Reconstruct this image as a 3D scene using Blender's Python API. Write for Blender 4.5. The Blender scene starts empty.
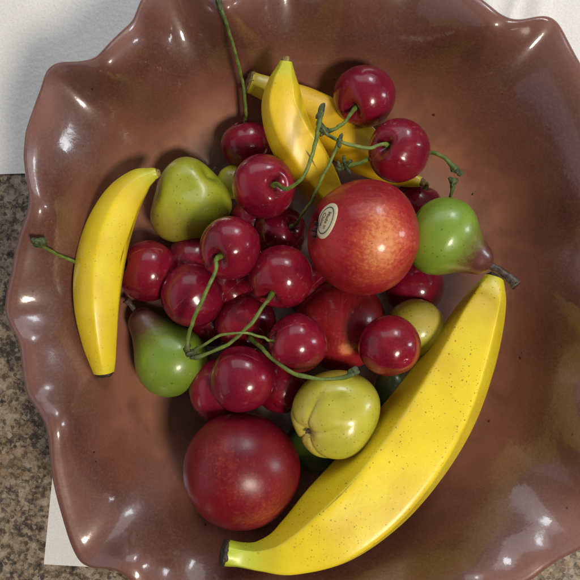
import bpy, math, random
import numpy as np
from mathutils import Vector, Matrix, noise
from mathutils.bvhtree import BVHTree

random.seed(7)
S = 0.0005            # metres per unit of plan; the bowl is about 25 cm across
H = 760.0             # camera height above the bowl floor, in the same units
sc = bpy.context.scene
col = sc.collection

def P(px, py, z):
    """plan position of a spot seen in the photograph, standing z above the bowl floor"""
    k = (H - z) / H
    return Vector(((px - 290) * k, (290 - py) * k, z))

def sm(a, b, x):
    t = min(1.0, max(0.0, (x - a) / (b - a)))
    return t * t * (3 - 2 * t)

def catmull(pts, n):
    """points (any dimension) -> n resampled points along a Catmull-Rom curve"""
    p = np.array(pts, float)
    p = np.vstack([2 * p[0] - p[1], p, 2 * p[-1] - p[-2]])
    m = len(p) - 3
    out = []
    for i in range(n):
        t = i / (n - 1) * m
        k = min(int(t), m - 1)
        f = t - k
        a, b, c, d = p[k], p[k + 1], p[k + 2], p[k + 3]
        out.append(0.5 * (2 * b + (c - a) * f + (2 * a - 5 * b + 4 * c - d) * f * f + (3 * b - a - 3 * c + d) * f ** 3))
    return np.array(out)

# ------------------------------------------------------------------ objects
def link_mesh(name, verts, faces, m, parent=None, origin=None, attrs=None, normals=None):
    """verts in plan units, world space; the object sits at origin (or at its parent's origin)"""
    o0 = parent_origin(parent) if parent else Vector(origin)
    me = bpy.data.meshes.new(name)
    me.from_pydata([((v[0] - o0[0]) * S, (v[1] - o0[1]) * S, (v[2] - o0[2]) * S) for v in verts], [], faces)
    me.polygons.foreach_set('use_smooth', [True] * len(me.polygons))
    for k, vals in (attrs or {}).items():
        if len(vals) and hasattr(vals[0], '__len__'):
            a = me.attributes.new(k, 'FLOAT_VECTOR', 'POINT')
            a.data.foreach_set('vector', [c for v in vals for c in v])
        else:
            a = me.attributes.new(k, 'FLOAT', 'POINT')
            a.data.foreach_set('value', list(vals))
    me.update()
    if normals is not None:
        me.normals_split_custom_set_from_vertices(normals)
    me.materials.append(m)
    o = bpy.data.objects.new(name, me)
    col.objects.link(o)
    if parent:
        o.parent = parent
        ORG[o.name] = o0
    else:
        o.location = o0 * S
        ORG[o.name] = o0
    return o

ORG = {}
def parent_origin(p):
    return ORG[p.name]

def thing(name, label, cat, base, group=None):
    o = bpy.data.objects.new(name, None)
    o.empty_display_size = 0.01
    col.objects.link(o)
    o.location = Vector(base) * S
    ORG[o.name] = Vector(base)
    return tag(o, label, cat, group)

def tag(o, label, cat, group=None):
    o['label'] = label
    o['category'] = cat
    if group:
        o['group'] = group
    return o

# ------------------------------------------------------------------ materials
class NT:
    def __init__(self, name):
        self.m = bpy.data.materials.new(name)
        self.m.use_nodes = True
        self.t = self.m.node_tree
        self.b = self.t.nodes['Principled BSDF']
    def n(self, typ, ins=None, **props):
        nd = self.t.nodes.new(typ)
        for k, v in props.items():
            setattr(nd, k, v)
        for k, v in (ins or {}).items():
            self.put(nd.inputs[k], v)
        return nd
    def put(self, sock, v):
        if isinstance(v, bpy.types.NodeSocket):
            self.t.links.new(v, sock)
        elif isinstance(v, (tuple, list)) and len(v) == 3 and sock.type == 'RGBA':
            sock.default_value = (*v, 1)
        else:
            sock.default_value = v
    def set(self, **kw):
        for k, v in kw.items():
            self.put(self.b.inputs[k.replace('_', ' ')], v)
    def obj(self, scale=1.0):
        o = self.n('ShaderNodeTexCoord').outputs['Object']
        return o
    def attr(self, name, out='Fac'):
        return self.n('ShaderNodeAttribute', attribute_name=name).outputs[out]
    def noise(self, vec, scale, detail=4, rough=.55, dist=0):
        return self.n('ShaderNodeTexNoise', {'Vector': vec, 'Scale': scale, 'Detail': detail, 'Roughness': rough, 'Distortion': dist}).outputs['Fac']
    def ramp(self, f, stops, interp='LINEAR'):
        r = self.n('ShaderNodeValToRGB', {'Fac': f})
        r.color_ramp.interpolation = interp
        el = r.color_ramp.elements
        while len(el) < len(stops):
            el.new(0.5)
        for e, (p, c) in zip(el, stops):
            e.position = p
            e.color = (*c, 1) if isinstance(c, tuple) else (c, c, c, 1)
        return r.outputs['Color']
    def mix(self, f, a, b, blend='MIX'):
        r = self.n('ShaderNodeMix', data_type='RGBA', blend_type=blend)
        self.put(r.inputs[0], f)
        self.put(r.inputs[6], a)
        self.put(r.inputs[7], b)
        return r.outputs[2]
    def math(self, op, a, b=0.0, clamp=False):
        r = self.n('ShaderNodeMath', operation=op, use_clamp=clamp)
        self.put(r.inputs[0], a)
        self.put(r.inputs[1], b)
        return r.outputs[0]
    def rng(self, f, a, b, c=0.0, d=1.0):
        r = self.n('ShaderNodeMapRange', {'Value': f, 'From Min': a, 'From Max': b, 'To Min': c, 'To Max': d})
        r.interpolation_type = 'SMOOTHSTEP'
        return r.outputs[0]
    def bump(self, h, strength, dist, normal=None):
        r = self.n('ShaderNodeBump', {'Height': h, 'Strength': strength, 'Distance': dist})
        if normal is not None:
            self.put(r.inputs['Normal'], normal)
        return r.outputs['Normal']
    def dots(self, vec, scale, rad, keep):
        """mask of small irregular dots scattered through space"""
        wob = self.n('ShaderNodeTexNoise', {'Vector': vec, 'Scale': scale * 3, 'Detail': 1})
        v2 = self.n('ShaderNodeVectorMath', {0: vec}, operation='MULTIPLY_ADD')
        v2.inputs[1].default_value = (1, 1, 1)
        mul = self.n('ShaderNodeVectorMath', {0: wob.outputs['Color']}, operation='SCALE')
        mul.inputs['Scale'].default_value = 0.25 / scale
        self.put(v2.inputs[2], mul.outputs[0])
        v = self.n('ShaderNodeTexVoronoi', {'Vector': v2.outputs[0], 'Scale': scale, 'Randomness': 1.0})
        sep = self.n('ShaderNodeSeparateColor', {'Color': v.outputs['Color']})
        size = self.rng(sep.outputs['Red'], 1 - keep, 1, 0.0, rad)
        d = self.math('SUBTRACT', size, v.outputs['Distance'])
        return self.rng(d, 0.0, rad * .3)

def mat_cherry():
    k = NT('cherry_skin')
    c = k.obj()
    info = k.n('ShaderNodeObjectInfo').outputs['Random']
    off = k.n('ShaderNodeVectorMath', {0: c}, operation='ADD')
    comb = k.n('ShaderNodeCombineXYZ', {0: info, 1: info, 2: info})
    k.put(off.inputs[1], comb.outputs[0])
    n1 = k.noise(off.outputs[0], 70, 4)
    n2 = k.noise(off.outputs[0], 900, 3)
    hue = k.math('FRACT', k.math('MULTIPLY', info, 7.31))
    colr = k.ramp(n1, [(.3, (.12, .003, .012)), (.55, (.225, .006, .018)), (.75, (.32, .011, .024))])
    colr = k.mix(k.rng(n2, .45, .75, 0, .25), colr, (.32, .02, .035))
    colr = k.mix(k.math('MULTIPLY', hue, .55), colr, (.115, .004, .022))
    dk = k.dots(c, 620, .24, .4)
    colr = k.mix(k.math('MULTIPLY', dk, .6), colr, (.05, .003, .008))
    lat = k.n('ShaderNodeSeparateXYZ', {0: k.attr('lat', 'Vector')})
    seam = k.rng(k.math('ABSOLUTE', lat.outputs[1]), .012, .035, 1, 0)
    sn = k.rng(k.noise(c, 160, 2), .48, .62)
    seam = k.math('MULTIPLY', seam, sn)
    colr = k.mix(k.math('MULTIPLY', seam, .45), colr, (.45, .09, .09))
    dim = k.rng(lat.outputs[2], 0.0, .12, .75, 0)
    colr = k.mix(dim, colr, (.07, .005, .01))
    h = k.math('ADD', k.math('MULTIPLY', k.noise(off.outputs[0], 240, 3), .6), k.math('MULTIPLY', seam, .5))
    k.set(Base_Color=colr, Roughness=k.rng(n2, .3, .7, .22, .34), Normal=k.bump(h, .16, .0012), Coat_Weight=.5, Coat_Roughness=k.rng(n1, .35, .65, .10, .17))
    k.b.inputs['Specular IOR Level'].default_value = .2
    return k.m

def mat_stem():
    k = NT('cherry_stem_green')
    c = k.obj()
    u = k.attr('u')
    n = k.noise(c, 260, 4)
    colr = k.ramp(n, [(.3, (.065, .10, .015)), (.55, (.14, .195, .03)), (.75, (.23, .27, .065))])
    colr = k.mix(k.rng(u, .7, 1.0, 0, .75), colr, (.045, .075, .02))
    k.set(Base_Color=colr, Roughness=.5, Normal=k.bump(k.noise(c, 900, 3), .35, .0006))
    return k.m

def mat_knob():
    k = NT('stem_knob_dark_green')
    n = k.noise(k.obj(), 700, 4)
    k.set(Base_Color=k.ramp(n, [(.35, (.02, .03, .01)), (.55, (.06, .085, .025)), (.75, (.14, .12, .06))]), Roughness=.65,
          Normal=k.bump(n, .6, .0008))
    return k.m

def mat_apple(name, yellow, amount, dark=None):
    k = NT(name)
    c = k.obj()
    lat = k.attr('lat', 'Vector')
    st = k.n('ShaderNodeVectorMath', {0: lat}, operation='MULTIPLY')
    st.inputs[1].default_value = (7, 7, 1.3)
    streak = k.noise(st.outputs[0], 2.6, 7, .65, .15)
    blot = k.noise(c, 38, 5, .55)
    fine = k.noise(c, 700, 3, .6)
    base = k.ramp(blot, dark if dark else [(.3, (.20, .007, .014)), (.55, (.34, .014, .022)), (.75, (.43, .028, .026))])
    base = k.mix(k.rng(streak, .42, .78, 0, .03 if dark else .2), base, (.52, .075, .035))
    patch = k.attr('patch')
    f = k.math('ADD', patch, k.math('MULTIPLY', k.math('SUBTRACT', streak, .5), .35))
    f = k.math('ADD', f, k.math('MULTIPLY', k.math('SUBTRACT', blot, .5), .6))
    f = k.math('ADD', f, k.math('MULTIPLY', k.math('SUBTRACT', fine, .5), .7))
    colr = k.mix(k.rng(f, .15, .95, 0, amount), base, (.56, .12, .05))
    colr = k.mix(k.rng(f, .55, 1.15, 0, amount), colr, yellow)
    colr = k.mix(k.rng(fine, .55, .8, 0, .22 if not dark else .10), colr, (.50, .16, .10))
    dk = k.dots(c, 520, .24, .5)
    colr = k.mix(k.math('MULTIPLY', dk, .5), colr, (.06, .008, .008))
    sep = k.n('ShaderNodeSeparateXYZ', {0: lat})
    colr = k.mix(k.rng(sep.outputs[2], .02, .16, .8, 0), colr, (.06, .012, .01))
    k.set(Base_Color=colr, Roughness=.38, Normal=k.bump(k.math('ADD', fine, k.math('MULTIPLY', blot, 2.5)), .10, .001),
          Coat_Weight=.32, Coat_Roughness=.27 if dark else .14)
    k.b.inputs['Specular IOR Level'].default_value = .2
    return k.m

def mat_banana(name, ripe, seed, green=(.42, .50, .03), dots=1.0, greenamt=(.85, .55)):
    k = NT(name)
    c0 = k.obj()
    ofs = k.n('ShaderNodeVectorMath', {0: c0}, operation='ADD')
    ofs.inputs[1].default_value = (seed, seed * .7, 0)
    c = ofs.outputs[0]
    lat = k.n('ShaderNodeSeparateXYZ', {0: k.attr('lat', 'Vector')})
    u = lat.outputs[2]
    blot = k.noise(c, 45, 5, .5)
    fine = k.noise(c, 600, 3)
    colr = k.ramp(blot, [(.3, tuple(x * f for x, f in zip(ripe, (.86, .78, .7)))), (.55, ripe), (.75, tuple(min(.95, x * 1.08) for x in ripe))])
    wob = k.math('MULTIPLY', k.math('SUBTRACT', blot, .5), .16)
    uu = k.math('ADD', u, wob)
    colr = k.mix(k.rng(uu, .05, .30, greenamt[0], 0), colr, green)
    colr = k.mix(k.rng(uu, .86, 1.0, 0, greenamt[1]), colr, green)
    rid = k.attr('ridge')
    st = k.n('ShaderNodeVectorMath', {0: k.attr('lat', 'Vector')}, operation='MULTIPLY')
    st.inputs[1].default_value = (5, 5, 3)
    sn = k.noise(st.outputs[0], 2.2, 5, .7)
    rl = k.math('MULTIPLY', k.rng(rid, .80, .97), k.rng(sn, .56, .68))
    colr = k.mix(k.math('MULTIPLY', rl, .75), colr, (.12, .055, .012))
    colr = k.mix(k.math('MULTIPLY', k.rng(k.attr('seam'), .25, .8), k.rng(sn, .40, .56)), colr, (.10, .045, .012))
    colr = k.mix(k.rng(k.noise(c, 16, 4, .6), .52, .72, 0, .55), colr, tuple(x * f for x, f in zip(ripe, (.80, .70, .9))))
    bru = k.math('MULTIPLY', k.rng(k.noise(c, 85, 4, .6), .62, .70), k.rng(k.noise(c, 22, 2), .48, .6))
    colr = k.mix(k.math('MULTIPLY', bru, .5 * dots), colr, (.30, .19, .02))
    d1 = k.math('MAXIMUM', k.dots(c, 620, .27, .9), k.dots(c, 980, .26, .7))
    d2 = k.dots(c, 330, .18, .6)
    cl = k.rng(k.noise(c, 35, 2), .36, .52, .15, 1)
    dm = k.math('MULTIPLY', k.math('MULTIPLY', k.math('MAXIMUM', d1, d2), cl), .62 * dots)
    colr = k.mix(dm, colr, (.13, .07, .012))
    colr = k.mix(k.rng(fine, .55, .8, 0, .12), colr, (.55, .40, .02))
    h = k.math('ADD', k.math('MULTIPLY', blot, 1.6), k.math('MULTIPLY', fine, .25))
    k.set(Base_Color=colr, Roughness=.42, Normal=k.bump(h, .18, .0012), Coat_Weight=.25, Coat_Roughness=.25)
    return k.m

def mat_dark(name, a, b, rough=.6):
    k = NT(name)
    n = k.noise(k.obj(), 500, 5)
    k.set(Base_Color=k.ramp(n, [(.35, a), (.7, b)]), Roughness=rough, Normal=k.bump(n, .5, .001))
    return k.m

def mat_pear(name, g1, g2, blush, u0, u1, bl=.9, rough=.36):
    """green skin; blush runs towards the neck (u = 0 at the stem)"""
    k = NT(name)
    c = k.obj()
    u = k.n('ShaderNodeSeparateXYZ', {0: k.attr('lat', 'Vector')}).outputs[2]
    blot = k.noise(c, 55, 5)
    fine = k.noise(c, 650, 4)
    colr = k.ramp(blot, [(.3, g1), (.68, g2)])
    uu = k.math('ADD', u, k.math('MULTIPLY', k.math('SUBTRACT', fine, .5), .16))
    uu = k.math('ADD', uu, k.math('MULTIPLY', k.math('SUBTRACT', blot, .5), .22))
    colr = k.mix(k.rng(uu, u0, u1, bl, 0), colr, blush)
    dk = k.dots(c, 640, .26, .9)
    d2 = k.dots(c, 260, .16, .4)
    colr = k.mix(k.math('MULTIPLY', k.math('MAXIMUM', dk, d2), .6), colr, (.05, .05, .012))
    colr = k.mix(k.rng(fine, .55, .8, 0, .22), colr, tuple(x * .55 for x in g1))
    k.set(Base_Color=colr, Roughness=rough, Normal=k.bump(k.math('ADD', k.math('MULTIPLY', blot, 1.5), k.math('MULTIPLY', fine, .3)), .15, .001),
          Coat_Weight=.3, Coat_Roughness=.14)
    return k.m

def mat_glaze():
    k = NT('brown_glazed_earthenware')
    c = k.obj()
    big = k.noise(c, 11, 5, .55, .6)
    mid = k.noise(c, 42, 6, .6, .3)
    fine = k.noise(c, 900, 3, .6)
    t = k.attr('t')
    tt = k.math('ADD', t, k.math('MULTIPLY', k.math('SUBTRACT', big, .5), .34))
    colr = k.ramp(tt, [(0.0, (.27, .19, .17)), (.52, (.295, .175, .14)), (.67, (.355, .150, .088)), (.78, (.19, .068, .043)), (.88, (.095, .033, .023)), (.95, (.135, .051, .036)), (1.0, (.185, .075, .055))])  # tan glaze zone; pale floor, dark band and lighter rim paint in reflections
    colr = k.mix(k.rng(mid, .40, .68, 0, .55), colr, (.120, .047, .037))
    colr = k.mix(k.rng(fine, .4, .75, 0, .22), colr, (.27, .14, .11))
    pin = k.dots(c, 150, .11, .35)
    colr = k.mix(k.math('MULTIPLY', pin, .85), colr, (.012, .006, .005))
    h1 = k.noise(c, 17, 2, .4, .2)
    h2 = k.noise(c, 230, 3, .5)
    nb = k.bump(h1, .22, .007)
    nb = k.bump(h2, .10, .0010, nb)
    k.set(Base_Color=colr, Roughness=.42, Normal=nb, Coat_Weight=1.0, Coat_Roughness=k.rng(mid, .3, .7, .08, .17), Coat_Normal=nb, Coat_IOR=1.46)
    return k.m

def mat_granite():
    k = NT('speckled_granite')
    c = k.obj()
    a = k.noise(c, 28, 8, .68, .1)
    b = k.noise(c, 150, 7, .78, .0)
    f = k.noise(c, 700, 4, .7)
    colr = k.ramp(b, [(.36, (.03, .027, .026)), (.44, (.13, .10, .075)), (.50, (.28, .22, .155)), (.58, (.38, .325, .26)), (.68, (.48, .44, .39))])
    colr = k.mix(k.rng(a, .52, .66, 0, .8), colr, (.25, .165, .085))
    blot = k.math('MULTIPLY', k.rng(k.noise(c, 80, 7, .74, 0), .50, .57), k.rng(k.noise(c, 330, 5, .75), .40, .52))
    colr = k.mix(k.math('MULTIPLY', blot, .85), colr, (.030, .028, .030))
    colr = k.mix(k.rng(f, .56, .70, 0, .6), colr, (.07, .06, .055))
    colr = k.mix(k.rng(f, .43, .30, 0, .5), colr, (.45, .42, .38))
    v = k.n('ShaderNodeTexVoronoi', {'Vector': c, 'Scale': 520, 'Randomness': 1.0})
    gs = k.n('ShaderNodeSeparateColor', {'Color': v.outputs['Color']})
    colr = k.mix(k.rng(gs.outputs['Red'], .70, .95, 0, .7), colr, (.05, .045, .042))
    colr = k.mix(k.rng(gs.outputs['Green'], .78, .98, 0, .55), colr, (.42, .38, .33))
    colr = k.mix(1.0, colr, (.86, .82, .77), 'MULTIPLY')
    k.set(Base_Color=colr, Roughness=.5, Normal=k.bump(f, .08, .0004))
    k.b.inputs['Specular IOR Level'].default_value = .2
    return k.m

def mat_paper():
    k = NT('white_paper_towel')
    c = k.obj()
    n = k.noise(c, 1100, 4, .6)
    w = k.n('ShaderNodeTexVoronoi', {'Vector': c, 'Scale': 420}).outputs['Distance']
    w2 = k.noise(c, 60, 4)
    colr = k.ramp(n, [(.3, (.66, .66, .64)), (.6, (.77, .77, .745))])
    colr = k.mix(k.rng(w2, .35, .7, 0, .25), colr, (.68, .68, .66))
    h = k.math('ADD', k.math('MULTIPLY', w, 1.2), k.math('MULTIPLY', n, .8))
    k.set(Base_Color=colr, Roughness=.9, Normal=k.bump(h, .32, .0004))
    return k.m

def mat_plain(name, c, rough=.6):
    k = NT(name)
    n = k.noise(k.obj(), 900, 3)
    k.set(Base_Color=k.ramp(n, [(.3, tuple(x * .85 for x in c)), (.7, c)]), Roughness=rough)
    return k.m

M = dict(
    cherry=mat_cherry(), stem=mat_stem(), knob=mat_knob(),
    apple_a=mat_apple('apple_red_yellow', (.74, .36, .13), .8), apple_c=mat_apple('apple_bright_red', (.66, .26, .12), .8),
    apple_b=mat_apple('apple_deep_red', (.50, .10, .04), .45, [(.3, (.09, .003, .009)), (.55, (.17, .005, .012)), (.75, (.24, .009, .014))]),
    ban_left=mat_banana('banana_lemon_yellow', (.78, .60, .015), 1.3, dots=.5, greenamt=(.75, .25)),
    ban_big=mat_banana('banana_speckled_yellow', (.78, .60, .016), 2.7, dots=1.0, greenamt=(.95, .35)),
    ban_top=mat_banana('banana_golden', (.79, .56, .014), 4.1, dots=.4, greenamt=(.75, .5)),
    ban_back=mat_banana('banana_deep_golden', (.78, .52, .013), 5.9, dots=.5, greenamt=(.45, .5)),
    brown=mat_dark('dry_brown_stub', (.012, .008, .006), (.06, .035, .02)),
    tan=mat_dark('dry_tan_tip', (.10, .06, .02), (.40, .28, .08)),
    woody=mat_dark('woody_pear_stem', (.03, .018, .014), (.12, .08, .06), .4),
    pear_green=mat_pear('pear_green_brown_neck', (.125, .215, .018), (.21, .31, .03), (.085, .032, .024), .14, .50, 1.0),
    pear_right=mat_pear('pear_green_red_neck', (.145, .255, .02), (.23, .35, .035), (.10, .026, .020), .14, .54, 1.0),
    pear_lump=mat_pear('pear_olive', (.27, .31, .017), (.45, .46, .03), (.26, .17, .03), .04, .34, .75),
    quince=mat_pear('quince_yellow_green', (.36, .36, .026), (.55, .49, .05), (.55, .42, .10), .02, .28, .7),
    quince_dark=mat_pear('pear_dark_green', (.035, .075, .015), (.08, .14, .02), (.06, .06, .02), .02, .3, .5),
    calyx=mat_dark('calyx_brown', (.02, .010, .006), (.10, .045, .02)),
    glaze=mat_glaze(), granite=mat_granite(), paper=mat_paper(),
    label=mat_plain('cream_sticker_paper', (.62, .56, .37)), ink=mat_plain('dark_green_ink', (.045, .075, .045)), inkred=mat_plain('brown_ink', (.20, .11, .06)),
)

# ------------------------------------------------------------------ bowl
BC = Vector((18.5, 0.0, 0.0))         # bowl axis in plan
ZR = 120.0
CI = (312.0, 290.0)
rim_pts = [(143, 0), (135, 23), (115, 41), (97, 61), (80, 64), (60, 63), (49, 70), (43, 90), (35, 112), (28, 132), (26, 160), (30, 184), (33, 200), (30, 215),
           (22, 236), (18, 252), (15, 272), (9, 298), (8, 313), (15, 328), (23, 342), (25, 365), (30, 395), (40, 408), (48, 421), (52, 440), (53, 462),
           (58, 490), (65, 516), (74, 545), (82, 561), (95, 567), (112, 566), (124, 571), (136, 582), (150, 602), (170, 618), (195, 620), (220, 616), (245, 622),
           (275, 640), (305, 645), (335, 636), (365, 634), (395, 640), (425, 632), (450, 610), (480, 592), (510, 586), (530, 578), (545, 566), (560, 556), (580, 547),
           (600, 528), (608, 500), (603, 470), (612, 440), (628, 405), (627, 370), (617, 340), (622, 305), (634, 270), (628, 235), (614, 205), (614, 170), (606, 130),
           (593, 95), (580, 68), (572, 54), (564, 38), (556, 23), (546, 17), (535, 18), (523, 22), (511, 22), (499, 17), (478, 0), (455, -18), (425, -36), (395, -38),
           (370, -28), (345, -24), (318, -36), (285, -44), (258, -30), (238, -8), (224, 1), (210, 1), (195, -10), (178, -22), (158, -18)]
NT_ = 1080
def rim_radius():
    pol = []
    for x, y in rim_pts:
        a = math.atan2(CI[1] - y, x - CI[0]) % (2 * math.pi)
        pol.append((a, math.hypot(x - CI[0], y - CI[1])))
    pol.sort()
    a = np.array([p[0] for p in pol]); r = np.array([p[1] for p in pol])
    ae = np.concatenate([a - 2 * math.pi, a, a + 2 * math.pi]); re = np.concatenate([r, r, r])
    th = np.arange(NT_) / NT_ * 2 * math.pi
    rr = np.interp(th, ae, re)
    ker = np.exp(-0.5 * (np.arange(-12, 13) / 2.6) ** 2); ker /= ker.sum()
    rr = np.convolve(np.concatenate([rr[-12:], rr, rr[:12]]), ker, 'valid')
    f = np.fft.rfft(rr); g = f.copy(); g[5:] = 0
    return th, rr, np.fft.irfft(g, NT_)
TH, RI, RIS = rim_radius()
DEV = RI - RIS
def soften(a, sg):
    q = np.arange(-60, 61); g = np.exp(-.5 * (q / sg) ** 2); g /= g.sum()
    return np.convolve(np.concatenate([a[-60:], a, a[:60]]), g, 'valid')
ZW = -1.1 * soften(DEV, 5)                       # outward ruffles dip a little
RIMZ = ZR + ZW
K0 = (H - RIMZ) / H
# plan radius about the bowl axis that puts the rim where it is seen
RW = np.zeros(NT_)
for i in range(NT_):
    px = CI[0] + RI[i] * math.cos(TH[i]); py = CI[1] - RI[i] * math.sin(TH[i])
    p = P(px, py, RIMZ[i]) - BC
    RW[i] = math.hypot(p.x, p.y) - 2.6          # the rolled lip adds the rest
RWS = RIS * (H - ZR) / H
RWM = soften(RW, 14.0)
ZWM = soften(ZW, 11.0)
def ruffle(t):
    w = sm(.66, .98, t) ** 1.6
    q = sm(.84, 1.0, t)
    return t * (RWS + w * (RWM - RWS) + q * (RW - RWM)), w * ZWM + q * (ZW - ZWM)
prof = [(0, 0), (.15, 0), (.30, .3), (.42, 1.5), (.52, 6), (.61, 17), (.70, 35), (.78, 58), (.84, 80), (.89, 98), (.925, 108.5), (.955, 115), (.98, 118.5), (1.0, 119.5)]
pt = np.array([p[0] for p in prof]); pz = np.array([p[1] for p in prof])
def zprof(t):
    # smooth interpolation through the profile
    c = catmull(prof, 400)
    return float(np.interp(t, c[:, 0], c[:, 1]))
_pc = catmull(prof, 600)
def bowl_z(x, y):
    dx, dy = x - BC.x, y - BC.y
    i = int((math.atan2(dy, dx) % (2 * math.pi)) / (2 * math.pi) * NT_) % NT_
    return float(np.interp(math.hypot(dx, dy) / RWS[i], _pc[:, 0], _pc[:, 1]))

def build_bowl():
    rings = []                                   # each: (t attr, xy radius array, z array)
    NI = 150
    for j in range(1, NI + 1):
        t = (j / NI) ** .9
        R, dz = ruffle(t)
        z = np.interp(t, _pc[:, 0], _pc[:, 1]) + dz
        rings.append((t, R, z))
    n_in = len(rings)
    # rolled lip, then the outside wall and foot
    for q in range(1, 13):
        a = q / 12 * math.pi
        rings.append((1.0, RW + 8.0 * math.sin(a), RIMZ - 8.0 * (1 - math.cos(a))))
    for t in np.linspace(.985, .50, 26):
        R, dz = ruffle(t)
        R = R + 3
        z = np.interp(t, _pc[:, 0], _pc[:, 1]) + dz - 16 - 1 * (1 - t)
        rings.append((t, R, z))
    rings.append((.5, RWS * .49, np.full(NT_, -17.0)))
    rings.append((.5, RWS * .44, np.full(NT_, -17.5)))
    verts = [(BC.x, BC.y, 0.0)]; tt = [0.0]
    cs, sn = np.cos(TH), np.sin(TH)
    for t, R, z in rings:
        z = np.broadcast_to(z, (NT_,))
        for i in range(NT_):
            verts.append((BC.x + R[i] * cs[i], BC.y + R[i] * sn[i], z[i]))
            tt.append(t)
    faces = [(0, 1 + i, 1 + (i + 1) % NT_) for i in range(NT_)]
    ring_of = [0] * NT_
    for j in range(len(rings) - 1):
        a, b = 1 + j * NT_, 1 + (j + 1) * NT_
        for i in range(NT_):
            i2 = (i + 1) % NT_
            faces.append((a + i, b + i, b + i2, a + i2)); ring_of.append(j)
    c = len(verts); verts.append((BC.x, BC.y, -17.5)); tt.append(0)
    a = 1 + (len(rings) - 1) * NT_
    for i in range(NT_):
        faces.append((a + (i + 1) % NT_, a + i, c)); ring_of.append(len(rings))
    me = bpy.data.meshes.new('tmp'); me.from_pydata(verts, [], faces); me.update()
    nrm = [tuple(v.normal) for v in me.vertices]
    bpy.data.meshes.remove(me)
    root = thing('bowl', 'large brown glazed bowl with ruffled rim holding all the fruit', 'bowl', (BC.x, BC.y, -17.5))
    lip0 = next(j for j, r in enumerate(rings) if r[0] > .93)
    lip1 = n_in + 12 + 3
    for nm, test in (('basin', lambda j: j < lip0 or j >= lip1), ('rim', lambda j: lip0 <= j < lip1)):
        fs = [f for f, j in zip(faces, ring_of) if test(j)]
        used = sorted({v for f in fs for v in f}); rm = {v: k for k, v in enumerate(used)}
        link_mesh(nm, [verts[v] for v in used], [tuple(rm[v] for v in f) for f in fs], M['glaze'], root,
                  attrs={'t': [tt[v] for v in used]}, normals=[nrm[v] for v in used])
build_bowl()

# ------------------------------------------------------------------ generic solids
def frame_from(axis):
    z = Vector(axis).normalized()
    x = z.orthogonal().normalized()
    y = z.cross(x)
    return x, y, z

def lathe(center, axis, profile, nseg=96, spin=0.0, lobes=None, patch=None):
    """profile: list of (radius, height) from the stem end down; returns verts, faces, attrs"""
    x, y, z = frame_from(axis)
    verts, lat, pa = [], [], []
    n = len(profile)
    for j, (r, h) in enumerate(profile):
        for i in range(nseg):
            a = spin + 2 * math.pi * i / nseg
            rr, hh = r, h
            if lobes:
                rr, hh = lobes(a, j / (n - 1), r, h)
            d = x * (math.cos(a) * rr) + y * (math.sin(a) * rr) + z * hh
            verts.append(Vector(center) + d)
            lat.append((math.cos(a), math.sin(a), j / (n - 1)))
            pa.append(patch(d) if patch else 0.0)
    faces = []
    for j in range(n - 1):
        for i in range(nseg):
            i2 = (i + 1) % nseg
            faces.append((j * nseg + i, (j + 1) * nseg + i, (j + 1) * nseg + i2, j * nseg + i2))
    faces.append(tuple(range(nseg)))
    faces.append(tuple(reversed(range((n - 1) * nseg, n * nseg))))
    return verts, faces, {'lat': lat, 'patch': pa}

def tube(pts, nres=48, nseg=12, cap=True):
    """pts: (x, y, z, r) in plan units"""
    c = catmull(pts, nres)
    verts, uu = [], []
    prev = None
    for i in range(nres):
        p = Vector(c[i, :3])
        t = (Vector(c[min(i + 1, nres - 1), :3]) - Vector(c[max(i - 1, 0), :3])).normalized()
        if prev is None:
            n = t.orthogonal().normalized()
        else:
            n = (prev - t * prev.dot(t)).normalized()
        prev = n
        b = t.cross(n)
        r = max(.05, c[i, 3])
        for k in range(nseg):
            a = 2 * math.pi * k / nseg
            verts.append(p + n * (math.cos(a) * r) + b * (math.sin(a) * r))
            uu.append(i / (nres - 1))
    faces = []
    for i in range(nres - 1):
        for k in range(nseg):
            k2 = (k + 1) % nseg
            faces.append((i * nseg + k, i * nseg + k2, (i + 1) * nseg + k2, (i + 1) * nseg + k))
    faces.append(tuple(reversed(range(nseg))))
    faces.append(tuple(range((nres - 1) * nseg, nres * nseg)))
    return verts, faces, {'u': uu}

def ico(n=5):
    import bmesh
    bm = bmesh.new()
    bmesh.ops.create_icosphere(bm, subdivisions=n, radius=1)
    v = [x.co.copy() for x in bm.verts]
    f = [tuple(y.index for y in x.verts) for x in bm.faces]
    bm.free()
    return v, f

def lump(center, radius, size, bumps, n=5, axis=(0, 0, 1), ribs=None):
    """a star-shaped fruit: direction-wise bulges (dx, dy, dz, amount, sharpness)"""
    v, f = ico(n)
    ax = Vector(axis).normalized()
    out, lat = [], []
    bb = [(Vector(b[:3]).normalized(), b[3], b[4]) for b in bumps]
    X, Y, Z = frame_from(ax)
    for d in v:
        r = 1.0
        for bd, am, sh in bb:
            r += am * math.exp(sh * (d.dot(bd) - 1))
        if ribs:
            th = math.acos(max(-1, min(1, d.dot(ax))))
            ag = math.atan2(d.dot(Y), d.dot(X))
            cr = 1 - abs(math.cos(ribs[0] * (ag - ribs[3]) / 2 + .25 * math.sin(2 * ag)))
            r -= ribs[1] * cr ** 3 * math.exp(-(th / ribs[2]) ** 4) * sm(0, .25, th)
        r += .012 * noise.noise(d * 2.3 + Vector((radius, 1, 2)))
        out.append(Vector(center) + Vector((d.x * size[0], d.y * size[1], d.z * size[2])) * (radius * r))
        u = math.acos(max(-1, min(1, d.dot(ax)))) / math.pi
        a = math.atan2(d.dot(Y), d.dot(X))
        lat.append((math.cos(a), math.sin(a), u))
    return out, f, {'lat': lat}

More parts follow.
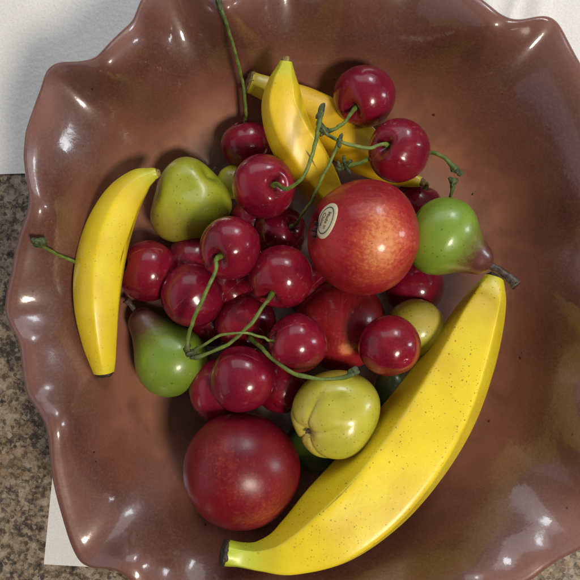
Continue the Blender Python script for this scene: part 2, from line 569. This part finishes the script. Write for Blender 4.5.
def knob(name, tip, direction, r, parent, nubs=5, m='knob'):
    """small rough swollen end of a cherry stem with a few nubs"""
    v, f = ico(3)
    d0 = Vector(direction).normalized()
    rnd = random.Random(hash((round(tip[0]), round(tip[1]))) & 0xffff)
    nb = [(Vector((rnd.uniform(-1, 1), rnd.uniform(-1, 1), rnd.uniform(-.4, 1))).normalized(), rnd.uniform(.5, 1.3)) for _ in range(nubs)]
    out = []
    for d in v:
        q = 1 + .18 * noise.noise(d * 2.2 + Vector(tip))
        for b, am in nb:
            q += am * math.exp(14 * (d.dot(b) - 1))
        w = d * (r * q * .62)
        w += d0 * (d.dot(d0) * r * 1.1)
        out.append(Vector(tip) + w)
    return link_mesh(name, out, f, M[m], parent)

# ------------------------------------------------------------------ cherries
CH = 'cherries piled in the bowl'
def cherry_profile(R):
    pr = []
    n = 44
    for j in range(n + 1):
        ph = math.pi * j / n
        ph = max(.012, min(math.pi - .012, ph))
        r = R * math.sin(ph) * (1 + .055 * math.cos(ph))
        h = R * (.95 if ph < math.pi / 2 else 1.0) * math.cos(ph)
        h -= R * .30 * math.exp(-(r / (R * .26)) ** 2) * (1 if ph < math.pi / 2 else 0)
        h += R * .05 * math.exp(-(r / (R * .16)) ** 2) * (1 if ph > math.pi / 2 else 0)
        pr.append((r, h))
    return pr

def cherry(px, py, rpx, z, axis, label, stem=None, spin=0.0, tipr=3.4, w=1.0):
    c = P(px, py, z)
    R = rpx * (H - z) / H
    rnd = random.Random(int(px * 31 + py))
    a1, a2, k1 = rnd.uniform(0, 6.28), rnd.uniform(0, 6.28), rnd.uniform(.025, .075)
    def lobes(a, t, r, h):
        f = 1 + k1 * math.cos(a - a1) * math.sin(math.pi * t) ** 2 - .04 * math.exp(-((math.cos(a - a2) - 1) / .04) ** 2) + .015 * math.cos(2 * a + a2)
        top = math.exp(-((t - .16) / .16) ** 2)
        return r * f, h * (1 + .03 * math.cos(a - a2) + .05 * top * math.cos(2 * a - a1))
    v, f, at = lathe(c, axis, cherry_profile(R), 80, spin or rnd.uniform(0, 6.28), lobes)
    if not stem:
        o = link_mesh('cherry', v, f, M['cherry'], None, (c.x, c.y, c.z - R), {'lat': at['lat']})
        return tag(o, label, 'cherry', CH)
    root = thing('cherry', label, 'cherry', (c.x, c.y, c.z - R), CH)
    link_mesh('flesh', v, f, M['cherry'], root, attrs={'lat': at['lat']})
    ax = Vector(axis).normalized()
    base = c + ax * (R * .66)
    pts = [P(*s) for s in stem]
    pts = [base, c + ax * (R * .98)] + pts
    n = len(pts)
    rad = []
    for i in range(n):
        t = i / (n - 1)
        rad.append(w * (1.45 + .95 * (1 - sm(0, .22, t)) + .9 * sm(.82, 1, t)))
    v, f, at = tube([(*p, r) for p, r in zip(pts, rad)], 64, 12)
    for i, q in enumerate(v):
        nn = noise.noise(q * .12)
        v[i] = q + Vector((nn, noise.noise(q * .12 + Vector((9, 0, 0))), nn)) * .7
    st = link_mesh('stem', v, f, M['stem'], root, attrs=at)
    if tipr:
        knob('stem_tip', pts[-1], pts[-1] - pts[-2], tipr, st)
    return root

# (image x, y, radius), height, direction of the stem dimple
cherry(366, 96, 31, 72, (-.52, -.66, .5), 'dark red cherry topmost in the bowl, touching the golden banana behind', [(345, 122, 96), (334, 129, 112), (325, 132, 118)], tipr=3.2, w=1.15)
cherry(400, 150, 31.5, 94, (-.66, .05, .75), 'dark red cherry right above the striped apple, its stem reaching left', [(368, 148, 118), (345, 143, 122), (328, 135, 122), (322, 127, 124)], tipr=4.2, w=1.1)
cherry(247, 145, 26, 40, (-.05, .92, .3), 'dark cherry left of the upright banana with one long stem to the rim', [(246, 112, 56), (243, 85, 72), (235, 52, 104), (226, 22, 130), (219, 5, 140)], tipr=3.6)
cherry(264, 188, 32, 90, (.45, .0, .89), 'glossy cherry against the upright banana with stem rising past the banana', [(286, 189, 128), (302, 178, 138), (312, 155, 142), (319, 125, 142), (321, 112, 140)], tipr=4.2, w=1.15)
cherry(230, 248, 31.5, 108, (-.36, -.42, .83), 'bright red cherry right of the lumpy olive pear, stem pointing down', [(215, 272, 134), (204, 296, 130), (192, 324, 118), (188, 341, 110), (187, 349, 106)], tipr=3.4, w=1.15)
cherry(149, 271, 31, 52, (-.75, .1, .35), 'dark cherry beside the small left banana, its stem poking out under it', [(105, 266, 62), (80, 263, 84), (58, 255, 106), (44, 247, 122), (38, 243, 128)], tipr=4.6)
cherry(192, 296, 32, 68, (.6, .55, -.6), 'purplish red cherry above the brown necked green pear')
cherry(282, 277, 32.5, 102, (-.42, -.72, .55), 'shiny cherry just below left of the striped apple, stem leaning left', [(264, 305, 122), (250, 325, 120), (228, 344, 114), (207, 354, 108), (195, 357, 105)], tipr=3.0, w=1.1)
cherry(297, 344, 30.5, 106, (-.93, .12, .3), 'cherry above the yellow green quince with a thin arched stem leaving its left side', [(262, 337, 114), (242, 333, 120), (222, 335, 118), (205, 344, 112), (192, 353, 106)], tipr=3.8, w=.8)
cherry(390, 345, 31, 112, (-.35, .4, -.7), 'round stemless cherry at the edge of the large banana')
cherry(243, 378, 33.5, 92, (.75, -.55, -.2), 'large cherry sitting just above the deep red apple')
cherry(279, 233, 27, 58, (.6, .25, .7), 'shaded cherry left of the striped apple, under the other cherries', [(302, 215, 98), (312, 200, 112), (325, 172, 128), (336, 150, 134), (340, 139, 136)], tipr=3.0)
cherry(247, 321, 30, 62, (.2, -.55, .75), 'half hidden cherry under the crossing stems, its own stem curving to the quince', [(262, 348, 104), (276, 362, 118), (296, 374, 128), (322, 379, 134), (342, 378, 136), (353, 374, 137)], tipr=3.6, w=1.2)
cherry(193, 262, 26, 44, (.3, .2, -1), 'shadowed cherry deep below the olive pear between two brighter cherries')
cherry(221, 391, 32, 58, (-.7, -.3, -.6), 'dim cherry tucked behind the large cherry above the deep red apple')
cherry(281, 386, 28, 60, (.2, .6, -.8), 'dark red cherry in the gap left of the quince')
cherry(416, 206, 25, 40, (.35, .8, .4), 'dark cherry peeking out above the right hand pear', [(419, 180, 62), (421, 164, 70), (431, 153, 78), (443, 157, 84), (456, 169, 84)], tipr=4.0, w=1.25)
cherry(413, 286, 30, 32, (.3, .7, .2), 'almost black cherry in the shade under the right hand pear', [(446, 215, 62), (451, 194, 84), (453, 184, 90)], tipr=3.6)
cherry(232, 292, 25, 52, (.3, .2, -1), 'deeply shaded cherry in the middle of the heap')

cherry(309, 291, 26, 40, (.3, .2, -1), 'shadowed cherry wedged between a shiny cherry and the buried red apple')
cherry(212, 324, 24, 34, (.3, .2, -1), 'very dark cherry deep between the purplish cherry and brown necked pear')
cherry(252, 221, 24, 38, (.3, .2, -1), 'dark cherry low in the gap below the glossy cherry with the rising stem')

# ------------------------------------------------------------------ loose frayed stem
def loose_stem():
    pts = [P(374, 156, 84), P(360, 163, 92), P(346, 166, 100), P(337, 170, 104)]
    v, f, at = tube([(*p, r) for p, r in zip(pts, (1.6, 1.9, 2.4, 2.6))], 30, 10)
    o = link_mesh('loose_twig', v, f, M['stem'], None, P(346, 166, 104), at)
    tag(o, 'short frayed dark green cherry stem lying between the golden bananas and striped apple', 'twig')
    for a in [((346, 166, 102), (344, 161, 107), (344, 156, 110)), ((344, 167, 102), (349, 162, 107), (352, 161, 108)), ((346, 167, 102), (349, 172, 104), (350, 175, 103)), ((341, 168, 103), (339, 165, 106), (338, 161, 107))]:
        q = [P(*s) for s in a]
        v, f, at = tube([(*p, r) for p, r in zip(q, (2.2, 1.7, 1.3))], 16, 8)
        link_mesh('frayed_strand', v, f, M['knob'], o, attrs=at)
loose_stem()

# ------------------------------------------------------------------ apples
def apple_profile(R, bottom=True, taper=.03):
    pr = []
    n = 70
    for j in range(n + 1):
        ph = max(.01, min(math.pi - .01, math.pi * j / n))
        r = R * math.sin(ph) * (1 + taper * math.cos(ph))
        h = R * .94 * math.cos(ph)
        if ph < math.pi / 2:
            h -= R * .34 * math.exp(-(r / (R * .20)) ** 2)
        else:
            h += R * .22 * math.exp(-(r / (R * .20)) ** 2) * bottom
        pr.append((r, h))
    return pr

AP = 'red apples in the bowl'
def apple(px, py, rpx, z, axis, label, m, patches, calyx=True):
    c = P(px, py, z)
    R = rpx * (H - z) / H
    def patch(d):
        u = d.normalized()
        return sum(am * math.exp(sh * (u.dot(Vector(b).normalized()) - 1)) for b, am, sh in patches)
    def lobes(a, t, r, h):
        k = .022 * math.cos(5 * a + .4) * sm(.45, 1, t) + .022 * math.cos(2 * a + 1.0) + .016 * math.cos(3 * a)
        return r * (1 + k), h
    v, f, at = lathe(c, axis, apple_profile(R, calyx or axis[2] > 0, -.075 if calyx else .03), 128, 0.3, lobes, patch)
    root = thing('apple', label, 'apple', (c.x, c.y, c.z - R), AP)
    skin = link_mesh('skin', v, f, M[m], root, attrs=at)
    ax = Vector(axis).normalized()
    if calyx:
        x, y, zz = frame_from(ax)
        vs, fs = [], []
        for k in range(6):
            a = k / 6 * 6.28 + .3
            o = x * math.cos(a) + y * math.sin(a)
            p0 = c + ax * (R * .64) + o * 1.5
            q = [(*p0, 2.0), (*(p0 + o * 2.5 + ax * (R * .06)), 1.9), (*(p0 + o * 4.5 + ax * (R * .14 + (k % 3) * 1.2)), 1.5), (*(p0 + o * 5 + ax * (R * .20 + (k % 2) * 1.5)), .8)]
            a_, b_, _ = tube(q, 10, 7)
            n0 = len(vs)
            vs += a_
            fs += [tuple(i + n0 for i in g) for g in b_]
        link_mesh('calyx', vs, fs, M['calyx'], root)
    return root, skin, v, f, c, R

ax1 = (-.965, .15, .21)
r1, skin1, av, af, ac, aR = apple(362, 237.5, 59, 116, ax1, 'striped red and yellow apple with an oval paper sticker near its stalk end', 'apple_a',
      [((.22, -.10, .95), .68, 7.0), ((.60, -.12, .7), .12, 8), ((.12, -.60, .75), .40, 9), ((.15, .40, .85), .40, 12)])  # yellow blush; the middle patch also paints a soft highlight into the skin
apple(241, 471.5, 60, 80, (.12, .70, -.70), 'deep red apple alone at the lower end by the large banana stem', 'apple_b',
      [((.45, -.6, .6), .55, 9), ((-.3, .5, .8), .25, 8), ((.1, .1, 1), .2, 4)], calyx=False)
apple(340, 326, 47, 48, (.1, .75, -.6), 'shaded red apple buried under the striped apple and cherries', 'apple_c', [((.08, -.46, .88), 1.25, 70), ((.02, -.25, .95), .25, 10)], calyx=False)

# sticker: an oval of paper lying on the apple skin
def sticker():
    bvh = BVHTree.FromPolygons([tuple(v) for v in av], [g for g in af if len(g) == 4])
    cen = P(325.5, 220, 150)
    eye = Vector((0, 0, H))
    d = (cen - eye).normalized()
    hit, nrm, _, _ = bvh.ray_cast(eye, d)
    if nrm.dot(d) > 0:
        nrm = -nrm
    # long direction as seen: down and to the left
    k = Vector((-7.5, -20, 0)).normalized()
    e1 = (k - nrm * k.dot(nrm)).normalized()         # reading direction of the writing
    e2 = nrm.cross(e1).normalized()
    def proj(x, y, lift):
        p = hit + e1 * x + e2 * y + nrm * 25
        h2, n2, _, _ = bvh.ray_cast(p, -nrm)
        if h2 is None:
            h2 = hit + e1 * x + e2 * y
        return h2 + nrm * lift
    A, B = 15.2, 10.7
    vs, fs = [proj(0, 0, .5)], []
    rings, n = 7, 56
    for j in range(1, rings + 1):
        for i in range(n):
            a = 2 * math.pi * i / n
            vs.append(proj(A * j / rings * math.cos(a), B * j / rings * math.sin(a), .5))
    for i in range(n):
        fs.append((0, 1 + i, 1 + (i + 1) % n))
    for j in range(rings - 1):
        for i in range(n):
            a, b = 1 + j * n, 1 + (j + 1) * n
            fs.append((a + i, b + i, b + (i + 1) % n, a + (i + 1) % n))
    e0 = 1 + (rings - 1) * n
    b0 = len(vs)
    for i in range(n):
        a = 2 * math.pi * i / n
        vs.append(proj(A * math.cos(a), B * math.sin(a), -.2))
    for i in range(n):
        fs.append((e0 + i, b0 + i, b0 + (i + 1) % n, e0 + (i + 1) % n))
    st = link_mesh('sticker', vs, fs, M['label'], r1)
    vs, fs = [], []
    n = 64
    for i in range(n):
        a = 2 * math.pi * i / n
        for q in (.76, .70):
            vs.append(proj(A * q * math.cos(a) * 1.02, B * q * math.sin(a) * .98, .72))
    for i in range(n):
        i2 = (i + 1) % n
        fs.append((2 * i, 2 * i2, 2 * i2 + 1, 2 * i + 1))
    link_mesh('printed_ring', vs, fs, M['ink'], st)
    for word, yy, size in (('Made in', 1.0, 4.7), ('China', -4.2, 5.0)):
        cu = bpy.data.curves.new('word', 'FONT')
        cu.body = word; cu.size = size; cu.align_x = 'CENTER'; cu.resolution_u = 3; cu.offset = .02 * size
        tmp = bpy.data.objects.new('word', cu); col.objects.link(tmp)
        dg = bpy.context.evaluated_depsgraph_get(); dg.update()
        me = tmp.evaluated_get(dg).to_mesh()
        import bmesh
        bm = bmesh.new(); bm.from_mesh(me)
        bmesh.ops.triangulate(bm, faces=bm.faces)
        vs = [proj(v.co.x, v.co.y + yy - .6, .75) for v in bm.verts]
        bm.verts.index_update()
        fs = [tuple(v.index for v in g.verts) for g in bm.faces]
        bm.free()
        tmp.evaluated_get(dg).to_mesh_clear()
        bpy.data.objects.remove(tmp); bpy.data.curves.remove(cu)
        link_mesh('lettering', vs, fs, M['inkred'], st)
sticker()

# ------------------------------------------------------------------ bananas
BN = 'bananas in the bowl'
def banana(path, label, m, a0, sharp=.6, stub=None, tip=None, seg=90, up=(0, 0, 1), seam=None):
    """path: (image x, y, height, apparent radius) from the stem end to the blossom end"""
    pts = []
    for px, py, z, r in path:
        p = P(px, py, z)
        pts.append((p.x, p.y, p.z, r * (H - z) / H))
    n = 150
    c = catmull(pts, n)
    verts, lat, rid, sea = [], [], [], []
    U = Vector(up)
    for i in range(n):
        p = Vector(c[i, :3])
        t = (Vector(c[min(i + 1, n - 1), :3]) - Vector(c[max(i - 1, 0), :3])).normalized()
        u = i / (n - 1)
        side = t.cross(U).normalized()
        upv = side.cross(t).normalized()
        fade = sm(0, .22, u) * sm(1.0, .86, u) if False else sm(0.0, .10, u) * (1 - sm(.90, 1.0, u)) * .75 + .25
        for k in range(seg):
            a = 2 * math.pi * k / seg
            w = ((a - a0 + math.pi / 5 + .12 * math.sin(u * 5)) % (2 * math.pi / 5)) - math.pi / 5       # 0 at a ridge
            poly = math.cos(math.pi / 5) / math.cos(math.pi / 5 - math.sqrt(w * w + .0015))
            q = 1 + (poly / .93 - 1) * sharp * fade
            r = max(.05, c[i, 3]) * q
            r *= 1 + .012 * noise.noise(Vector((math.cos(a) * 1.2, math.sin(a) * 1.2, u * 6 + a0)))
            verts.append(p + side * (math.cos(a) * r) + upv * (math.sin(a) * r))
            lat.append((math.cos(a), math.sin(a), u))
            rid.append(max(0, 1 - abs(w) / .16))
            if seam:
                sa = math.radians(seam[0] + 10 * math.sin(u * 7))
                sea.append(math.exp(-((a - sa) / .06) ** 2) * sm(seam[1], seam[1] + .08, u) * (1 - sm(seam[2] - .15, seam[2], u)))
            else:
                sea.append(0.0)
    faces = []
    for i in range(n - 1):
        for k in range(seg):
            k2 = (k + 1) % seg
            faces.append((i * seg + k, i * seg + k2, (i + 1) * seg + k2, (i + 1) * seg + k))
    faces.append(tuple(reversed(range(seg))))
    faces.append(tuple(range((n - 1) * seg, n * seg)))
    mid = Vector(c[n // 2, :3])
    root = thing('banana', label, 'banana', (mid.x, mid.y, mid.z - c[n // 2, 3]), BN)
    link_mesh('peel', verts, faces, M[m], root, attrs={'lat': lat, 'ridge': rid, 'seam': sea})
    def endcap(nm, mt, i0, i1, r, length, flare):
        p = Vector(c[i0, :3]); d = (p - Vector(c[i1, :3])).normalized()
        a = p - d * 1.2; b = p + d * length
        v, f, at = tube([(*a, r * .94), (*(p + d * length * .45), r * flare), (*b, r * flare * .92), (*(b + d * .9), r * .45)], 20, 28)
        for q in range(len(v)):
            k = noise.noise(v[q] * .35)
            v[q] = v[q] + Vector((k, noise.noise(v[q] * .3 + Vector((5, 5, 5))), k)) * (r * .14)
        link_mesh(nm, v, f, M[mt], root)
    if stub:
        endcap('stem_stub', stub[0], 0, 4, c[0, 3], stub[1], stub[2])
    if tip:
        endcap('blossom_tip', tip[0], n - 1, n - 5, c[-1, 3], tip[1], tip[2])
    return root

banana([(226, 553, 116, 13), (243, 556, 114, 12.5), (262, 557, 112, 16), (290, 551, 109, 27), (330, 528, 104, 41.5), (372, 492, 96, 47), (408, 450, 90, 46.5), (438, 405, 84, 42.5), (461, 360, 80, 35), (479, 318, 78, 26), (489, 293, 76, 18), (494, 278, 74, 10)],
       'large speckled yellow banana curving along the lower right side', 'ban_big', math.radians(134), 1.0, ('brown', 3.2, 1.04), ('brown', 3, .8))
banana([(157, 173, 80, 5), (151, 175, 80, 7.5), (138, 183, 80, 14), (122, 203, 80, 20), (108, 235, 80, 23.8), (100, 270, 81, 24.6), (97.5, 305, 82, 22.5), (99.5, 338, 80, 18), (102.5, 360, 77, 13.5), (104, 372, 75, 10.5)],
       'small plain yellow banana lying upright at the left side', 'ban_left', math.radians(20), .45, ('tan', 2.2, .8), ('brown', 2.6, .86), seam=(157, .22, .62))
banana([(286, 61, 112, 6), (285, 70, 110, 10), (283, 85, 106, 16.5), (283, 107, 98, 22), (291, 134, 88, 24), (306, 160, 76, 24), (320, 183, 62, 21), (332, 203, 48, 14), (338, 214, 42, 7)],
       'short golden banana pointing up in front of another banana', 'ban_top', math.radians(62), .65, ('tan', 3, .7), None, seam=(104, .52, .74))
banana([(250, 82, 64, 11), (258, 85, 62, 11.5), (275, 92, 58, 14), (305, 107, 48, 21), (338, 130, 42, 26), (368, 154, 44, 23), (395, 172, 54, 14), (410, 179, 60, 9), (421, 182, 64, 5)],
       'golden banana lying crosswise behind the short upright banana', 'ban_back', math.radians(75), .5, ('tan', 2.2, .95), ('tan', 3, .75))

# ------------------------------------------------------------------ pears and quinces
def pear_profile(pairs, n=70):
    c = catmull(pairs, n)
    return [(max(.15, float(a)), float(b)) for a, b in c]

def pear(body, neck_end, zb, zn, rb, rn, label, m, stem, woodyr=3.0, cat='pear'):
    """body / neck_end in image coordinates with heights; rb, rn apparent radii"""
    c = P(*body, zb); q = P(*neck_end, zn)
    R = rb * (H - zb) / H; N = rn * (H - zn) / H
    ax = (q - c); L = ax.length; ax.normalize()
    top = L + N * .55
    pairs = [(.2, top - 2.2), (N * .30, top + .2), (N * .68, top - N * .22), (N * .95, L), (N + (R - N) * .14, L * .78), (N + (R - N) * .42, L * .54), (N + (R - N) * .76, L * .30), (R * .96, L * .10), (R, -R * .12), (R * .93, -R * .45), (R * .72, -R * .76), (R * .40, -R * .94), (R * .16, -R * .94), (.2, -R * .86)]
    def lobes(a, t, r, h):
        return r * (1 + .02 * math.cos(2 * a + 1) + .014 * math.cos(3 * a)), h
    v, f, at = lathe(c, ax, pear_profile(pairs), 96, 0, lobes)
    hs = [(w - c).dot(ax) for w in v]
    at['lat'] = [(a_, b_, max(0.0, (top - h_) / (top + R))) for (a_, b_, _), h_ in zip(at['lat'], hs)]
    root = thing('pear', label, cat, (c.x, c.y, c.z - R), 'pears in the bowl')
    link_mesh('skin', v, f, M[m], root, attrs={'lat': at['lat']})
    if stem:
        pts = [q - ax * 4] + [P(*s) for s in stem]
        k = len(pts)
        v, f, at = tube([(*p, woodyr * (.85 + .5 * (i / (k - 1)) ** 3)) for i, p in enumerate(pts)], 30, 14)
        for i, w in enumerate(v):
            v[i] = w + Vector((noise.noise(w * .3), noise.noise(w * .3 + Vector((3, 3, 3))), 0)) * .7
        link_mesh('stem', v, f, M['woody'], root, attrs=at)
    return root

pear((170, 358), (140, 318), 52, 50, 37.5, 15, 'bright green pear with a dark brown neck, left under the crossing stems', 'pear_green', [(131, 305, 51), (126, 300, 54)], 2.6)
pear((446, 239), (483, 262), 104, 104, 39.5, 15, 'green pear at the right with reddish stem end and dark woody stem', 'pear_right', [(497, 269, 106), (507, 276, 110), (517, 285, 114)], 3.8)

c = P(189, 201, 46); k = (H - 46) / H
v, f, at = lump(c, 36.5 * k, (1, 1, .95), [(-.05, .92, .3, .20, 5), (-.60, -.70, .15, .25, 5), (.90, -.18, .25, .22, 6), (.36, -.42, .82, .20, 11), (-.92, .16, .35, -.15, 13), (.60, .70, .40, -.18, 26), (.02, .22, .95, -.11, 16), (-.25, -.40, .88, -.07, 22), (.25, -.95, .0, .07, 6)], 6, (-.62, -.72, .3))
o = thing('pear', 'lumpy olive green pear at upper left next to the small banana', 'pear', (c.x, c.y, c.z - 38 * k), 'pears in the bowl')
link_mesh('skin', v, f, M['pear_lump'], o, attrs=at)
kd = knob('stalk_scar', P(214, 169, 63), (.5, .6, .4), 1.6, o, 2, 'calyx')

def quince(px, py, rpx, z, axis, label, m, bumps, calyx=True, size=(1, 1, .95), group='quinces in the bowl', ribs=None):
    c = P(px, py, z); R = rpx * (H - z) / H
    v, f, at = lump(c, R, size, bumps, 6 if ribs else 5, axis, ribs)
    o = thing('quince', label, 'quince', (c.x, c.y, c.z - R), group)
    link_mesh('skin', v, f, M[m], o, attrs=at)
    if calyx:
        ax = Vector(axis).normalized()
        d = Vector((ax.x * size[0], ax.y * size[1], ax.z * size[2]))
        r = 1 + sum(b[3] * math.exp(b[4] * (ax.dot(Vector(b[:3]).normalized()) - 1)) for b in bumps)
        knob('calyx', c + d * (R * r * .985), ax, 2.9, o, 4, 'calyx')
    return o

quince(335, 413, 42, 92, (-.72, -.36, .60), 'yellow green quince in the lower middle with a small brown calyx', 'quince',
       [(-.72, -.36, .60, -.17, 45), (.60, .42, .3, .15, 5), (.25, -.75, .5, .10, 7), (-.30, .60, .6, .10, 8), (-.92, .1, .3, .09, 10), (-.45, -.85, .25, .09, 10), (.45, -.25, .85, .04, 14), (.10, .25, .95, -.04, 25)], ribs=(5, .062, 1.05, .35))
quince(415, 328, 29, 60, (.3, .3, .8), 'small olive yellow quince half hidden between cherry and large banana', 'quince', [(.5, .5, .5, .05, 5)], calyx=False)
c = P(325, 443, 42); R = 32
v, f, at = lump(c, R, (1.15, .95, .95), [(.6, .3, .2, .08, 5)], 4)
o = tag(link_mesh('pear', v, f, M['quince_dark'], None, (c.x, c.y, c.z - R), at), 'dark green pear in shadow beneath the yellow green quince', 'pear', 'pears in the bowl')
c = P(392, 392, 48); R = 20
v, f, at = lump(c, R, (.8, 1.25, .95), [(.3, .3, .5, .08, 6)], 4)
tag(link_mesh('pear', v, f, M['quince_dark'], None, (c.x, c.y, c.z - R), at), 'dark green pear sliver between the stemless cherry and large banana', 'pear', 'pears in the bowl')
c = P(234, 182, 40); R = 16
v, f, at = lump(c, R, (1, 1, .95), [(-.3, .3, .5, .06, 6)], 4)
tag(link_mesh('quince', v, f, M['pear_lump'], None, (c.x, c.y, c.z - R), at), 'olive sliver of quince between the lumpy pear and a glossy cherry', 'quince', 'quinces in the bowl')

# ------------------------------------------------------------------ counter and paper
ZT = -19.0
def sheet(name, x0, x1, y0, y1, z, nx, ny, m, hf=None, shape=None):
    vs, fs = [], []
    for j in range(ny + 1):
        for i in range(nx + 1):
            a, b = i / nx, j / ny
            x, y = (shape(a, b) if shape else (x0 + (x1 - x0) * a, y0 + (y1 - y0) * b))
            vs.append((x, y, z + (hf(x, y) if hf else 0)))
    for j in range(ny):
        for i in range(nx):
            q = j * (nx + 1) + i
            fs.append((q, q + 1, q + nx + 2, q + nx + 1))
    cx = sum(v[0] for v in vs) / len(vs); cy = sum(v[1] for v in vs) / len(vs)
    return link_mesh(name, vs, fs, m, None, (cx, cy, z))

g = sheet('countertop', -1600, 1600, -1600, 1600, ZT, 8, 8, M['granite'])
g['kind'] = 'structure'

def quad(pts, wav=1.2):
    q = [P(x, y, ZT) for x, y in pts]
    def shape(a, b):
        u = q[0] * (1 - a) + q[1] * a
        w = q[3] * (1 - a) + q[2] * a
        p = u * (1 - b) + w * b
        e = math.sin(a * 9.0) * wav * (1 - b)
        return p.x, p.y + e
    return shape
def hf_top(x, y):
    r = math.hypot(x - BC.x, y - BC.y)
    k = sm(215, 290, r)
    fold = 0
    for cx, sl, w, am in ((150, .35, 7, 4.5), (185, .25, 9, 4.0), (215, .35, 6, 5.5), (250, .1, 12, 7)):
        d = (x - cx - sl * (y - 250)) / w
        fold += am * math.exp(-d * d)
    return .5 + k * (1.2 + 1.0 * noise.noise(Vector((x * .02, y * .02, 0))) + fold)
t1 = sheet('paper_towel', 0, 0, 0, 0, ZT, 240, 120, M['paper'], hf_top, quad([(-160, 181), (760, 150), (760, -190), (-160, -190)]))
tag(t1, 'broad white paper towel spread on the counter behind the bowl', 'paper towel', 'paper towels on the counter')
t2 = sheet('paper_towel', 0, 0, 0, 0, ZT + .6, 60, 60, M['paper'], lambda x, y: .25 + .2 * noise.noise(Vector((x * .03, y * .03, 4))), quad([(44, 564), (430, 586), (440, 250), (76, 240)], 0))
tag(t2, 'small white paper sheet under the bowl with one corner showing lower left', 'paper towel', 'paper towels on the counter')

# ------------------------------------------------------------------ camera
cam = bpy.data.cameras.new('camera')
cam.sensor_width = 36; cam.sensor_height = 36
cam.lens = 36 * H / 580.0
cam.clip_start = .01; cam.clip_end = 20
co = bpy.data.objects.new('camera', cam); col.objects.link(co)
co.location = (0, 0, H * S)
sc.camera = co

# ------------------------------------------------------------------ lamps of the room
def aim(o, target=(0, 0, .03)):
    d = Vector(target) - o.location
    o.rotation_euler = d.to_track_quat('-Z', 'Y').to_euler()
def area(name, loc, sx, sy, power, color, shape='RECTANGLE'):
    l = bpy.data.lights.new(name, 'AREA'); l.shape = shape; l.size = sx; l.size_y = sy
    l.energy = power; l.color = color
    o = bpy.data.objects.new(name, l); col.objects.link(o)
    o.location = loc; aim(o)
    return o
def polar(tilt, az, d):
    """tilt from the vertical, azimuth clockwise from the far side of the counter"""
    t, a = math.radians(tilt), math.radians(az)
    return (d * math.sin(t) * math.sin(a), d * math.sin(t) * math.cos(a), d * math.cos(t))
area('ceiling_lamp', polar(32, 136, 1.5), .34, .34, 16.5, (1, .89, .74), 'DISK')
area('window_far', polar(57, 20, 1.6), .26, .34, 4.5, (.88, .94, 1.0))
area('far_wall', polar(56, 0, 1.9), 2.2, 1.0, 12, (.94, .96, 1.0))
area('window_right', polar(70, 84, 1.7), .22, .42, 6, (.86, .93, 1.0))
area('room_wall_left', polar(70, 268, 2.0), 2.8, 1.5, 6.0, (.97, .93, 1.0))
# the dim room: bright upper part and far side, the side where the viewer stands in shade
w = bpy.data.worlds.new('World'); sc.world = w; w.use_nodes = True
wt = w.node_tree
tc = wt.nodes.new('ShaderNodeTexCoord')
sp = wt.nodes.new('ShaderNodeSeparateXYZ'); wt.links.new(tc.outputs['Generated'], sp.inputs[0])
mr = wt.nodes.new('ShaderNodeMapRange'); mr.interpolation_type = 'SMOOTHSTEP'
wt.links.new(sp.outputs['Y'], mr.inputs['Value'])
for k_, v_ in (('From Min', -.75), ('From Max', .25), ('To Min', .04), ('To Max', .22)):
    mr.inputs[k_].default_value = v_
wt.links.new(mr.outputs[0], wt.nodes['Background'].inputs[1])
wt.nodes['Background'].inputs[0].default_value = (.96, .96, 1.0, 1)

sc.view_settings.view_transform = 'Standard'
sc.view_settings.look = 'None'
sc.view_settings.exposure = 0
sc.view_settings.gamma = 1
sc.cycles.max_bounces = 8
